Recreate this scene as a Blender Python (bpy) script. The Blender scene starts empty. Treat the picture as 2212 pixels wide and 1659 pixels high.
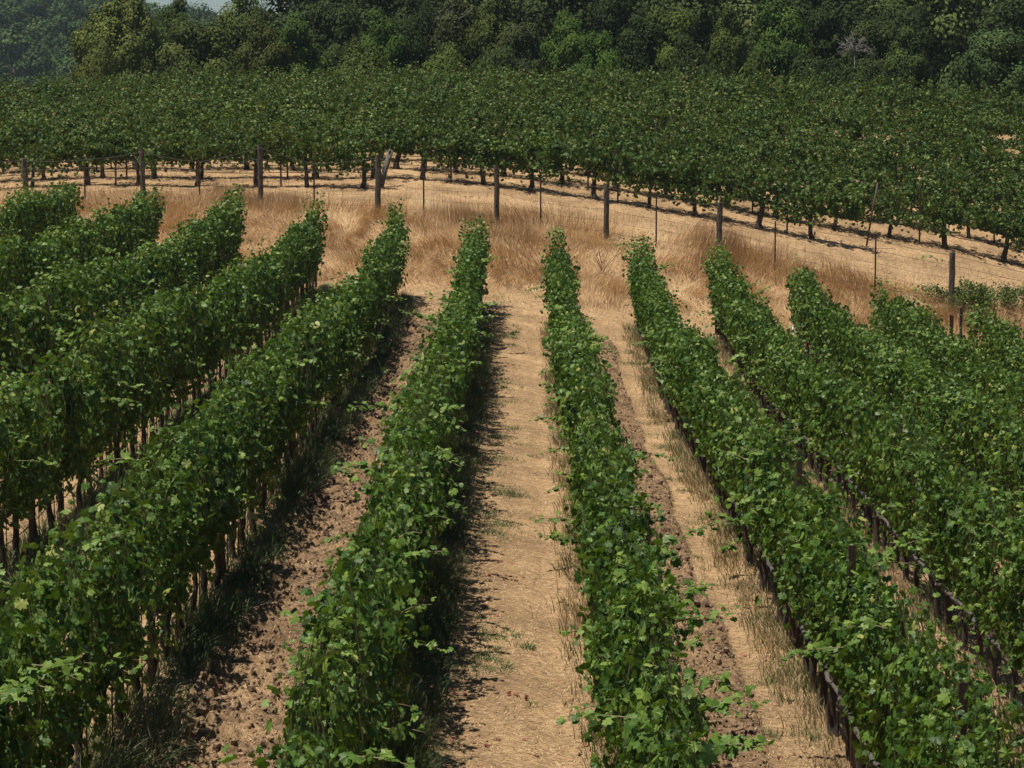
import bpy, math
import numpy as np
from mathutils import Vector

C = bpy.context.scene.collection
SC = bpy.context.scene
R = math.radians
rng = np.random.default_rng(11)

# ------------------------------------------------------------------ camera
CAMH = 6.5
F = 85.0 / 36.0 * 1024.0
PITCH = math.atan(267.0 / F)
YAW = math.atan(11.0 / F)
cam_d = bpy.data.cameras.new('camera'); cam = bpy.data.objects.new('camera', cam_d); C.objects.link(cam)
cam_d.lens = 85.0; cam_d.sensor_width = 36.0; cam_d.clip_end = 5000.0; cam_d.clip_start = 0.3
cam.location = (0, 0, CAMH)
cam.rotation_euler = (R(90) - PITCH, 0, YAW)
SC.camera = cam
_m = cam.rotation_euler.to_matrix()
RT = np.array(_m.col[0]); UP = np.array(_m.col[1]); FW = -np.array(_m.col[2])

def at(px, py, zc):
    """a point of the place seen at (px, py) of a 2212-wide print, zc metres deep"""
    u = (px / 2.16016 - 512.0) / F; v = (384.0 - py / 2.16016) / F
    return np.array([0, 0, CAMH]) + zc * (FW + RT * u + UP * v)

# ------------------------------------------------------------------ sky and sun
SUN_EL = R(73.0); SUN_AZ = R(-66.0)       # azimuth from +Y, negative to the left
w = bpy.data.worlds.new('World'); SC.world = w; w.use_nodes = True
nt = w.node_tree; nt.nodes.clear()
sky = nt.nodes.new('ShaderNodeTexSky'); sky.sky_type = 'NISHITA'; sky.sun_disc = False
sky.sun_elevation = SUN_EL; sky.sun_rotation = SUN_AZ + R(-45); sky.air_density = 1.0; sky.dust_density = 0.2; sky.ozone_density = 4.0
bg = nt.nodes.new('ShaderNodeBackground'); bg.inputs[1].default_value = 0.045
wo = nt.nodes.new('ShaderNodeOutputWorld')
nt.links.new(sky.outputs[0], bg.inputs[0]); nt.links.new(bg.outputs[0], wo.inputs[0])
# sun stands left of the view and a little behind the camera
saz = R(-106.0)
sky.sun_rotation = saz
sdir = Vector((math.sin(saz) * math.cos(SUN_EL), math.cos(saz) * math.cos(SUN_EL), math.sin(SUN_EL)))
sl = bpy.data.lights.new('sun', 'SUN'); sl.energy = 5.0; sl.angle = R(0.55); sl.color = (1.0, 0.94, 0.83)
so = bpy.data.objects.new('sun', sl); C.objects.link(so); so.rotation_euler = sdir.to_track_quat('Z', 'Y').to_euler()
so.location = (0, 0, 60)
SC.view_settings.view_transform = 'Standard'; SC.view_settings.look = 'None'
SC.view_settings.exposure = 0.42; SC.view_settings.gamma = 1.0
SC.render.engine = 'CYCLES'
SC.cycles.max_bounces = 6; SC.cycles.transparent_max_bounces = 8; SC.cycles.volume_bounces = 0
SC.cycles.diffuse_bounces = 2; SC.cycles.transmission_bounces = 4
SC.cycles.caustics_reflective = False; SC.cycles.caustics_refractive = False

# ------------------------------------------------------------------ noise
def _h(ix, iy, s):
    n = (ix.astype(np.int64) * 374761393 + iy.astype(np.int64) * 668265263 + s * 2147483647) & 0x7fffffff
    n = ((n ^ (n >> 13)) * 1274126177) & 0x7fffffff
    n = n ^ (n >> 16)
    return (n & 0xffff) / 65535.0
def noise(x, y, s=0):
    x = np.asarray(x, float); y = np.asarray(y, float) + x * 0
    ix = np.floor(x); iy = np.floor(y); fx = x - ix; fy = y - iy
    fx = fx * fx * (3 - 2 * fx); fy = fy * fy * (3 - 2 * fy)
    a = _h(ix, iy, s); b = _h(ix + 1, iy, s); c = _h(ix, iy + 1, s); d = _h(ix + 1, iy + 1, s)
    return ((a * (1 - fx) + b * fx) * (1 - fy) + (c * (1 - fx) + d * fx) * fy) * 2 - 1
def fbm(x, y, s=0, o=4):
    r = 0; a = 1.0; t = 0
    for i in range(o):
        r = r + a * noise(x * 2 ** i + 17.3 * i, y * 2 ** i - 9.1 * i, s + i); t += a; a *= 0.5
    return r / t
def sstep(a, b, x):
    t = np.clip((x - a) / (b - a), 0, 1); return t * t * (3 - 2 * t)

# ------------------------------------------------------------------ mesh helpers
def build_mesh(name, V, faces_list, mats, rnd=None, smooth=False, mat_idx=None):
    """faces_list: arrays (n,k) of vertex indices, each of constant k"""
    me = bpy.data.meshes.new(name)
    V = np.asarray(V, np.float32)
    fl = [np.asarray(f, np.int32) for f in faces_list if len(f)]
    nl = sum(f.size for f in fl); nf = sum(len(f) for f in fl)
    me.vertices.add(len(V)); me.vertices.foreach_set('co', V.ravel())
    me.loops.add(nl); me.polygons.add(nf)
    me.loops.foreach_set('vertex_index', np.concatenate([f.ravel() for f in fl]))
    tot = np.concatenate([np.full(len(f), f.shape[1], np.int32) for f in fl])
    st = np.concatenate([[0], np.cumsum(tot)[:-1]]).astype(np.int32)
    me.polygons.foreach_set('loop_start', st)
    me.polygons.foreach_set('use_smooth', np.full(nf, smooth))
    for m in mats: me.materials.append(m)
    if mat_idx is not None: me.polygons.foreach_set('material_index', np.asarray(mat_idx, np.int32))
    if rnd is not None:
        for k, arr in rnd.items():
            a = me.attributes.new(k, 'FLOAT', 'POINT'); a.data.foreach_set('value', np.asarray(arr, np.float32))
    me.update(); me.validate()
    return me

def mobj(name, me, parent=None, loc=(0, 0, 0), label=None, cat=None, group=None, kind=None):
    o = bpy.data.objects.new(name, me); C.objects.link(o); o.location = loc
    if parent is not None: o.parent = parent
    tag(o, label, cat, group, kind); return o
def tag(o, label=None, cat=None, group=None, kind=None):
    if label: o['label'] = label
    if cat: o['category'] = cat
    if group: o['group'] = group
    if kind: o['kind'] = kind
def empty(name, loc, label, cat, group=None):
    o = bpy.data.objects.new(name, None); C.objects.link(o); o.location = loc; o.empty_display_size = .2
    tag(o, label, cat, group); return o

class MB:
    def __init__(s): s.V = []; s.Q = []; s.T = []; s.n = 0
    def add(s, V, Q=None, T=None):
        s.V.append(np.asarray(V, float))
        if Q is not None and len(Q): s.Q.append(np.asarray(Q) + s.n)
        if T is not None and len(T): s.T.append(np.asarray(T) + s.n)
        s.n += len(V)
    def tube(s, pts, rad, k=6, jit=0.0, r=None, flat=1.0):
        pts = np.asarray(pts, float); n = len(pts); rad = np.broadcast_to(rad, (n,)).astype(float)
        tg = np.gradient(pts, axis=0); tg /= np.linalg.norm(tg, axis=1)[:, None] + 1e-9
        ref = np.array([0, 0, 1.0]) if abs(tg[:, 2]).mean() < .8 else np.array([1.0, 0, 0])
        a = np.cross(tg, ref); a /= np.linalg.norm(a, axis=1)[:, None] + 1e-9
        b = np.cross(tg, a)
        th = np.arange(k) * 2 * math.pi / k
        rr = rad[:, None] * (1 + (0 if not jit else (r or rng).normal(0, jit, (n, k))))
        P = pts[:, None] + a[:, None] * (np.cos(th)[None, :, None] * rr[..., None]) + b[:, None] * (np.sin(th)[None, :, None] * rr[..., None] * flat)
        i = np.arange(n - 1)[:, None] * k; j = np.arange(k)[None]; j2 = (j + 1) % k
        Q = np.stack([i + j, i + j2, i + k + j2, i + k + j], -1).reshape(-1, 4)
        V = P.reshape(-1, 3); V = np.vstack([V, pts[0], pts[-1]]); m = n * k
        jj = np.arange(k); T = np.vstack([np.stack([jj * 0 + m, (jj + 1) % k, jj], 1), np.stack([jj * 0 + m + 1, (n - 1) * k + jj, (n - 1) * k + (jj + 1) % k], 1)])
        s.add(V, Q, T)
    def box(s, c, h, top=1.0):
        c = np.asarray(c, float); h = np.asarray(h, float)
        v = np.array([[x, y, z] for z in (-1, 1) for y in (-1, 1) for x in (-1, 1)], float)
        v[:, :2] *= np.where(v[:, 2:3] > 0, top, 1.0)
        s.add(c + v * h, [[0, 2, 3, 1], [4, 5, 7, 6], [0, 1, 5, 4], [2, 6, 7, 3], [0, 4, 6, 2], [1, 3, 7, 5]])
    def mesh(s, name, mats, smooth=True):
        f = []
        if s.Q: f.append(np.vstack(s.Q))
        if s.T: f.append(np.vstack(s.T))
        return build_mesh(name, np.vstack(s.V), f, mats, smooth=smooth)

# ------------------------------------------------------------------ materials
def mat(name):
    m = bpy.data.materials.new(name); m.use_nodes = True; t = m.node_tree; t.nodes.clear()
    o = t.nodes.new('ShaderNodeOutputMaterial'); return m, t, o
def N(t, ty, **k):
    n = t.nodes.new(ty)
    for a, b in k.items(): setattr(n, a, b)
    return n
def ramp(t, fac, stops):
    r = N(t, 'ShaderNodeValToRGB'); e = r.color_ramp.elements
    while len(e) < len(stops): e.new(0.5)
    for i, (p, c) in enumerate(stops): e[i].position = p; e[i].color = (*c, 1)
    t.links.new(fac, r.inputs[0]); return r.outputs[0]
def bark(name, c1, c2, scale=20, rough=.9, sx=1, bump=.4):
    m, t, o = mat(name)
    tc = N(t, 'ShaderNodeTexCoord'); mp = N(t, 'ShaderNodeMapping'); mp.inputs['Scale'].default_value = (sx, sx, .25 if sx > 1 else 1)
    t.links.new(tc.outputs['Object'], mp.inputs[0])
    nz = N(t, 'ShaderNodeTexNoise'); nz.inputs['Scale'].default_value = scale; nz.inputs['Detail'].default_value = 6
    t.links.new(mp.outputs[0], nz.inputs[0])
    col = ramp(t, nz.outputs['Fac'], [(.3, c1), (.7, c2)])
    b = N(t, 'ShaderNodeBsdfPrincipled'); b.inputs['Roughness'].default_value = rough
    t.links.new(col, b.inputs['Base Color'])
    bp = N(t, 'ShaderNodeBump'); bp.inputs['Strength'].default_value = bump; bp.inputs['Distance'].default_value = .02
    t.links.new(nz.outputs['Fac'], bp.inputs['Height']); t.links.new(bp.outputs[0], b.inputs['Normal'])
    t.links.new(b.outputs[0], o.inputs[0]); return m
def leafmat(name, stops, under, trans, tcol, rough=.42, spec=.5, tint=False):
    """leaf with its own upper and lower side colours; rnd is a per-leaf number"""
    m, t, o = mat(name)
    at_ = N(t, 'ShaderNodeAttribute', attribute_name='rnd')
    col = ramp(t, at_.outputs['Fac'], stops)
    if tint:
        oi = N(t, 'ShaderNodeObjectInfo'); mx = N(t, 'ShaderNodeMix', data_type='RGBA', blend_type='MULTIPLY')
        mx.inputs[0].default_value = 1.0
        t.links.new(col, mx.inputs[6]); t.links.new(oi.outputs['Color'], mx.inputs[7]); col = mx.outputs[2]
    g = N(t, 'ShaderNodeNewGeometry'); mu = N(t, 'ShaderNodeMix', data_type='RGBA')
    mm = N(t, 'ShaderNodeMath', operation='MULTIPLY'); mm.inputs[1].default_value = under[1]
    t.links.new(g.outputs['Backfacing'], mm.inputs[0]); t.links.new(mm.outputs[0], mu.inputs[0])
    t.links.new(col, mu.inputs[6]); mu.inputs[7].default_value = (*under[0], 1)
    b = N(t, 'ShaderNodeBsdfPrincipled'); b.inputs['Roughness'].default_value = rough; b.inputs['Specular IOR Level'].default_value = spec
    t.links.new(mu.outputs[2], b.inputs['Base Color'])
    tr = N(t, 'ShaderNodeBsdfTranslucent'); tr.inputs[0].default_value = (*tcol, 1)
    ms = N(t, 'ShaderNodeMixShader'); ms.inputs[0].default_value = trans
    t.links.new(b.outputs[0], ms.inputs[1]); t.links.new(tr.outputs[0], ms.inputs[2]); t.links.new(ms.outputs[0], o.inputs[0])
    return m

M_LEAF = leafmat('vine_leaf', [(0, (.013, .035, .006)), (.3, (.040, .088, .012)), (.6, (.086, .152, .022)), (.88, (.155, .225, .040)), (1, (.27, .28, .075))],
                 ((.12, .17, .06), .55), .19, (.14, .24, .012), .47, .20)
M_LEAF2 = leafmat('old_vine_leaf', [(0, (.016, .038, .006)), (.4, (.038, .080, .012)), (.74, (.086, .138, .022)), (.95, (.20, .24, .055)), (1, (.20, .12, .05))],
                  ((.14, .17, .06), .55), .20, (.14, .20, .015), .55, .2)
M_TREE = leafmat('tree_leaf', [(0, (.018, .030, .008)), (.5, (.043, .062, .016)), (.85, (.075, .098, .028)), (1, (.11, .13, .045))],
                 ((.06, .065, .04), .5), .12, (.05, .07, .02), .7, .12, tint=True)
M_DRY = leafmat('dry_grass', [(0, (.20, .105, .045)), (.3, (.43, .245, .105)), (.65, (.63, .40, .195)), (1, (.82, .62, .36))],
                ((.4, .26, .13), .3), .25, (.42, .26, .11), .6, .3)
M_STUB = leafmat('stubble', [(0, (.09, .06, .03)), (.4, (.17, .12, .06)), (.8, (.34, .24, .13)), (1, (.5, .37, .2))], ((.2, .14, .08), .3), .1, (.2, .14, .06), .7, .2)
M_WEED = leafmat('weed_grass', [(0, (.035, .065, .022)), (.45, (.10, .145, .042)), (.62, (.24, .20, .09)), (1, (.46, .33, .18))],
                 ((.10, .11, .05), .3), .2, (.10, .13, .04), .6, .3)
M_GREEN = leafmat('green_grass', [(0, (.03, .07, .02)), (.6, (.075, .14, .035)), (1, (.16, .19, .06))],
                  ((.09, .12, .05), .3), .2, (.08, .13, .03), .6, .3)
M_STRAW = leafmat('straw', [(0, (.09, .052, .028)), (.3, (.24, .145, .075)), (.65, (.50, .34, .19)), (1, (.72, .56, .36))],
                  ((.4, .27, .14), .2), .05, (.3, .2, .1), .7, .25)

M_RED = leafmat('fallen_leaf', [(0, (.10, .018, .012)), (.6, (.22, .05, .03)), (1, (.30, .12, .07))],
                ((.25, .10, .07), .5), .1, (.25, .05, .02), .6, .3)
M_BARK = bark('vine_bark', (.018, .012, .009), (.065, .042, .030), 30, sx=2)
M_CORD = bark('cordon_bark', (.035, .030, .026), (.12, .105, .095), 30)
M_STEEL = bark('rusty_steel', (.035, .014, .010), (.085, .035, .022), 14, .7, bump=.1)
M_WOOD = bark('weathered_wood', (.035, .028, .020), (.13, .105, .07), 16, sx=3)
M_WOODP = bark('grey_brace_wood', (.06, .05, .038), (.14, .12, .095), 16, sx=3)
M_WIRE = bark('dull_wire', (.03, .025, .022), (.07, .06, .05), 8, .6, bump=0)
M_HOSE = bark('black_hose', (.012, .012, .012), (.03, .03, .03), 8, .6, bump=0)
M_TRUNK = bark('tree_bark', (.05, .04, .03), (.14, .12, .10), 6, sx=2)
M_DEAD = bark('dead_branch', (.10, .09, .08), (.24, .22, .19), 6)
M_WHITE = bark('white_plastic', (.55, .54, .52), (.75, .74, .72), 5, .5, bump=0)

# ------------------------------------------------------------------ terrain
ROWS = 2.405
ROFF = .42
def near_z(x): return CAMH - 6.30 - 0.130 * np.asarray(x, float)
_st = []      # (y, xs, zs)
def station(pts, zc, lower=0.0, off=0.0):
    P = np.array([at(a, b, zc) for a, b in pts]); _st.append([P[:, 1].mean() + off, P[:, 0], P[:, 2] - lower])
endpts = [(150, 395), (325, 415), (510, 420), (683, 438), (862, 463), (1028, 484), (1200, 505), (1385, 520), (1560, 541), (1735, 567), (1905, 607), (2100, 672)]
station(endpts, 72.5, 2.55)
_r = _st.pop(0)
_xs = np.arange(-60, 60.1, 1.0)
for y, c in ((0, 0), (44, 0), (50, -.12), (56, -.2), (60, -.12), (63, .03), (66, .22)): _st.append([y, _xs, near_z(_xs) + c])
_st.append(_r)
fence_pts = [(55, 425), (308, 418), (562, 425), (815, 440), (1073, 462), (1310, 495), (1553, 540), (1800, 597), (2058, 655)]
station(fence_pts, 80.0, 0.28)
station([(35, 408), (155, 398), (280, 398), (640, 396), (868, 385), (997, 392), (1105, 402), (1230, 418), (1350, 430), (1635, 472), (1690, 490), (2005, 527), (2125, 555), (2185, 570)], 87.5, 0.0)
station([(0, 168), (330, 155), (700, 141), (1000, 139), (1400, 141), (1700, 160), (2000, 175), (2212, 180)], 108.0, 2.02)
_c = _st[-1]
_st.append([114, _c[1], _c[2] - .3]); _st.append([122, _c[1], _c[2] - 2.4])
_st.append([140, _xs, CAMH - 3.5 + 0 * _xs])
TX = np.arange(-60, 60.01, .5); TY = np.arange(0, 140.01, .5)
_Z = np.array([np.interp(TX, a[1], a[2]) for a in _st])
# extrapolate gently sideways
for i, a in enumerate(_st):
    if a[1][0] > -50:
        sl_ = np.clip((a[2][1] - a[2][0]) / (a[1][1] - a[1][0]), -.1, .1); m_ = TX < a[1][0]; _Z[i][m_] = a[2][0] + sl_ * (TX[m_] - a[1][0])
        sl_ = np.clip((a[2][-1] - a[2][-3]) / (a[1][-1] - a[1][-3]), -.16, .05); m_ = TX > a[1][-1]; _Z[i][m_] = a[2][-1] + sl_ * (TX[m_] - a[1][-1])
_ys = [a[0] for a in _st]
TZ = np.array([np.interp(TY, _ys, _Z[:, j]) for j in range(len(TX))]).T   # [y,x]
def _blur(A, ax, s):
    k = np.exp(-.5 * (np.arange(-8, 9) / s) ** 2); k /= k.sum()
    Ap = np.pad(A, [(8, 8) if i == ax else (0, 0) for i in (0, 1)], mode='edge')
    return sum(k[i] * np.take(Ap, np.arange(i, i + A.shape[ax]), axis=ax) for i in range(17))
TZ = _blur(_blur(TZ, 0, 2.6), 1, 3.0)
def far_z(x, y):
    """wooded slope on the right, a valley and a far hill on the left"""
    s = x / np.maximum(y, 1)
    a = sstep(-.115, -.06, s)
    right = 3.0 + a * np.clip(y - 135, 0, 200) * .15
    left = 3.0 - sstep(-.05, -.12, s) * sstep(130, 300, y) * 12
    hill = sstep(330, 640, y) * (33 + 70 * np.clip(-.145 - s, -.3, .25) * 2)
    return right * a + (left + hill) * (1 - a) + 0
def ground_z(x, y):
    x = np.asarray(x, float); y = np.asarray(y, float)
    xc = np.clip(x, -60, 60); yc = np.clip(y, 0, 139.99)
    fx = (xc + 60) / .5; fy = yc / .5
    ix = np.minimum(fx.astype(int), len(TX) - 2); iy = np.minimum(fy.astype(int), len(TY) - 2)
    tx = fx - ix; ty = fy - iy
    z = (TZ[iy, ix] * (1 - tx) + TZ[iy, ix + 1] * tx) * (1 - ty) + (TZ[iy + 1, ix] * (1 - tx) + TZ[iy + 1, ix + 1] * tx) * ty
    b = sstep(124, 150, y)
    return z * (1 - b) + far_z(x, y) * b

RX = {k: (k + ROFF) * ROWS for k in range(-8, 9)}    # row k=0 is right of the central aisle
def aisle(x):
    """distance to nearest row and aisle index"""
    u = x / ROWS - ROFF; k = np.floor(u); return (u - k), k
def tilled(x, y):
    f, k = aisle(x)
    wv = .04 * noise(y * .35, k * 3.1, 5)
    inn = (sstep(44, 48, 48 - np.abs(y - 40) * 0 + 0 * x) * 0 + 1) * sstep(69.5, 67.0, y + .8 * noise(x, y * .3, 8)) * (y > 5)
    odd = (np.mod(k, 2) == 0)
    a = sstep(.16, .2, f + wv) * sstep(.66, .61, f + wv) * odd       # right aisle: left part tilled
    b = sstep(.10, .2, f + wv) * sstep(.92, .8, f + wv) * (k == -2) # left aisle all tilled
    return np.clip(a * (k != -2) + b, 0, 1) * inn
def micro(x, y):
    f, k = aisle(x); tl = tilled(x, y)
    infield = sstep(71, 69, y)
    r = .03 * fbm(x * 1.3, y * 1.3, 20, 3) + .020 * fbm(x * 5, y * 6, 30, 4)
    ridge = .05 * (np.exp(-((f - .0) / .09) ** 2) + np.exp(-((f - 1.) / .09) ** 2)) * infield
    ruts = -.035 * (np.exp(-((f - .30) / .07) ** 2) + np.exp(-((f - .72) / .07) ** 2)) * infield
    c = fbm(x * 5, y * 5, 40, 4); c2 = fbm(x * 12, y * 12, 50, 3)
    clod = tl * (.06 * fbm(x * .9, y * 3.2, 47, 3) + .15 * np.maximum(c, -.18) + .10 * np.abs(c2) + .045)
    far = sstep(71, 76, y) * (.05 * fbm(x * .9, y * .9, 60, 4))
    return r + ridge + ruts + clod + far

def axis(segs):
    out = [np.array([segs[0][0]])]
    for a, b, s in segs:
        n = max(1, int(round((b - a) / s))); out.append(np.linspace(a, b, n + 1)[1:])
    return np.concatenate(out)
gx = axis([(-900, -300, 40), (-300, -60, 8), (-60, -20, 1), (-20, -7, .14), (-7, 7.5, .042), (7.5, 20, .14), (20, 60, 1), (60, 300, 8), (300, 900, 40)])
gy = axis([(-60, 8, 4), (8, 14, .25), (14, 30, .045), (30, 48, .065), (48, 76, .1), (76, 112, .2), (112, 140, 1), (140, 400, 8), (400, 1200, 25)])
GX, GY = np.meshgrid(gx, gy)
GZ = ground_z(GX, GY) + micro(GX, GY) * ((np.abs(GX) < 60) & (GY < 140))
nx, ny = len(gx), len(gy)
ii = (np.arange(ny - 1)[:, None] * nx + np.arange(nx - 1)[None]).ravel()
Q = np.stack([ii, ii + 1, ii + nx + 1, ii + nx], 1)
m, t, o = mat('dry_soil')
geo = N(t, 'ShaderNodeNewGeometry')
def nz(scale, det=6, sc=(1, 1, 1), rough=.6):
    mp = N(t, 'ShaderNodeMapping'); mp.inputs['Scale'].default_value = sc; t.links.new(geo.outputs['Position'], mp.inputs[0])
    n = N(t, 'ShaderNodeTexNoise'); n.inputs['Scale'].default_value = scale; n.inputs['Detail'].default_value = det; n.inputs['Roughness'].default_value = rough
    t.links.new(mp.outputs[0], n.inputs[0]); return n.outputs['Fac']
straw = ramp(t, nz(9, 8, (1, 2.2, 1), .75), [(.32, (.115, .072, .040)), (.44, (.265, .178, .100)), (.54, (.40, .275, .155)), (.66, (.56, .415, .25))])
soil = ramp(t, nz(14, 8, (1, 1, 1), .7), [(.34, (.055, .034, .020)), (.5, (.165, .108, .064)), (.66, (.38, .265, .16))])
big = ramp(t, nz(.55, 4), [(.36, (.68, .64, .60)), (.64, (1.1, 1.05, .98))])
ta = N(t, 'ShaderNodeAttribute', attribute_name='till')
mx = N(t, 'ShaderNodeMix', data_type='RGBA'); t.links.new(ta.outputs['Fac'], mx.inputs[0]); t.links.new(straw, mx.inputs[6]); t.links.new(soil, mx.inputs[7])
m2 = N(t, 'ShaderNodeMix', data_type='RGBA', blend_type='MULTIPLY'); m2.inputs[0].default_value = 1
t.links.new(mx.outputs[2], m2.inputs[6]); t.links.new(big, m2.inputs[7])
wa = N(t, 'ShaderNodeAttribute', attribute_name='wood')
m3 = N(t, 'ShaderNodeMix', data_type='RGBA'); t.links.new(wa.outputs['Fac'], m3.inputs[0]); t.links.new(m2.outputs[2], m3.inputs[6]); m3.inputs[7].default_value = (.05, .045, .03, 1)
b = N(t, 'ShaderNodeBsdfPrincipled'); b.inputs['Roughness'].default_value = .95; b.inputs['Specular IOR Level'].default_value = .15
t.links.new(m3.outputs[2], b.inputs['Base Color'])
bp = N(t, 'ShaderNodeBump'); bp.inputs['Strength'].default_value = .7; bp.inputs['Distance'].default_value = .03
t.links.new(nz(30, 6, (1, 1, 1), .7), bp.inputs['Height']); t.links.new(bp.outputs[0], b.inputs['Normal']); t.links.new(b.outputs[0], o.inputs[0])
M_SOIL = m
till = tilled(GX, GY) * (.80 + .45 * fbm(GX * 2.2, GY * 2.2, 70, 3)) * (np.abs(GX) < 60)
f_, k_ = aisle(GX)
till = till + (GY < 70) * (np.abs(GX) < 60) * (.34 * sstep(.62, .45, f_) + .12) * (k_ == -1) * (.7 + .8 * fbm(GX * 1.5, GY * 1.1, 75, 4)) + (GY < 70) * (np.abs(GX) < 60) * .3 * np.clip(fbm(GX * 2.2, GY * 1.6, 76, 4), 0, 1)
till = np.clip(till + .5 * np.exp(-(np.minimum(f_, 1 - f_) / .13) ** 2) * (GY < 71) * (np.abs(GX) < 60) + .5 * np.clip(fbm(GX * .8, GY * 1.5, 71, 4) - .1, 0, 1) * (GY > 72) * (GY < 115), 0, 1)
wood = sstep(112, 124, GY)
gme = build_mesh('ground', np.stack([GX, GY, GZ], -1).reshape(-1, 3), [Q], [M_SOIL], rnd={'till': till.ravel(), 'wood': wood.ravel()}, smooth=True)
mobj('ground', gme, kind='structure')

def gz(x, y): return ground_z(x, y) + micro(x, y)

# ------------------------------------------------------------------ leaves
def leaf_tpl(lod):
    if lod == 0:
        h = [(0, -.12), (.28, -.50), (.66, -.46), (.74, -.14), (1.0, .10), (.70, .34), (.66, .74), (.30, .66), (0, 1.05)]
    elif lod == 1:
        h = [(0, -.25), (.60, -.45), (1.0, .08), (.58, .68), (0, 1.0)]
    else:
        V = np.array([(0, -.6, 0), (.8, .05, -.22), (0, 1, -.1), (-.8, .05, -.22)]); return V, np.array([[0, 1, 2], [0, 2, 3]])
    L = h + [(-a, b) for a, b in h[-2:0:-1]]
    L = np.array([(0, .12)] + L, float); n = len(L) - 1
    w_ = -.26 * np.abs(L[:, 0]) - .12 * np.maximum(L[:, 1], 0) ** 2
    if lod == 0: w_[1:] += .05 * np.sin(np.arange(n) * 2.1)
    V = np.column_stack([L, w_]); T = np.array([[0, 1 + i, 1 + (i + 1) % n] for i in range(n)])
    return V, T
def norm(a): return a / (np.linalg.norm(a, axis=-1, keepdims=True) + 1e-9)
def leaf_geo(P, Nn, D, S, lod, r):
    """leaf centres P, normals Nn, tip directions D, radius S -> verts, tris, repeated per-leaf random"""
    V, T = leaf_tpl(lod); n = len(P)
    Nn = norm(Nn); Y = norm(D - (D * Nn).sum(1)[:, None] * Nn); X = np.cross(Y, Nn)
    cur = r.uniform(.3, 2.0, (n, 1, 1)); asp = r.uniform(.8, 1.1, (n, 1, 1))
    W = P[:, None] + S[:, None, None] * (X[:, None] * V[None, :, 0:1] * asp + Y[:, None] * V[None, :, 1:2] + Nn[:, None] * V[None, :, 2:3] * cur)
    TT = (T[None] + (np.arange(n) * len(V))[:, None, None]).reshape(-1, 3)
    return W.reshape(-1, 3), TT, len(V)
def leaves_mesh(name, P, Nn, D, S, rnd, lodf, mats, r, extra=None):
    """lodf: per-leaf lod array"""
    VV = []; TT = []; RR = []; off = 0
    for lod in (0, 1, 2):
        k = lodf == lod
        if not k.any(): continue
        V, T, c = leaf_geo(P[k], Nn[k], D[k], S[k], lod, r)
        VV.append(V); TT.append(T + off); RR.append(np.repeat(rnd[k], c)); off += len(V)
    V = np.vstack(VV); T = np.vstack(TT); rr = np.concatenate(RR)
    mi = np.zeros(len(T), int)
    if extra is not None:
        EV = np.vstack(extra.V); EQ = np.vstack(extra.Q); ET = np.vstack(extra.T)
        me = build_mesh(name, np.vstack([V, EV]), [T, EQ + off, ET + off], mats, rnd={'rnd': np.concatenate([rr, np.zeros(len(EV))])},
                        mat_idx=np.concatenate([mi, np.ones(len(EQ) + len(ET), int)]))
        return me
    return build_mesh(name, V, [T], mats, rnd={'rnd': rr})

def blades(x, y, h, wd, lean, ldir, r, zb=None, seg=3, droop=1.0):
    """grass blades: arrays of base, height, width, lean amount and direction -> verts, quads"""
    n = len(x); z = gz(x, y) if zb is None else zb
    t_ = np.linspace(0, 1, seg + 1)
    dx = np.cos(ldir); dy = np.sin(ldir); ph = r.uniform(0, math.pi, n)
    off = lean[:, None] * h[:, None] * t_[None] ** 1.6
    zz = z[:, None] + h[:, None] * (t_[None] - droop * .5 * np.minimum(lean, 1.2)[:, None] * t_[None] ** 2.2) - .02
    wv = wd[:, None] * (1 - .8 * t_[None] ** 1.5) * .5
    cx = x[:, None] + dx[:, None] * off; cy = y[:, None] + dy[:, None] * off
    ax = np.cos(ph)[:, None] * wv; ay = np.sin(ph)[:, None] * wv * .4
    A = np.stack([cx - ax, cy - ay, zz], -1); B = np.stack([cx + ax, cy + ay, zz], -1)
    V = np.stack([A, B], 2).reshape(n, -1, 3)          # per blade: A0 B0 A1 B1 ...
    q = np.array([[2 * i, 2 * i + 1, 2 * i + 3, 2 * i + 2] for i in range(seg)])
    Q = (q[None] + (np.arange(n) * 2 * (seg + 1))[:, None, None]).reshape(-1, 4)
    return V.reshape(-1, 3), Q, 2 * (seg + 1)
def blade_obj(name, m, args, rnd, **kw):
    V, Q, c = args
    return mobj(name, build_mesh(name, V, [Q], [m], rnd={'rnd': np.repeat(rnd, c)}), **kw)

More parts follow.
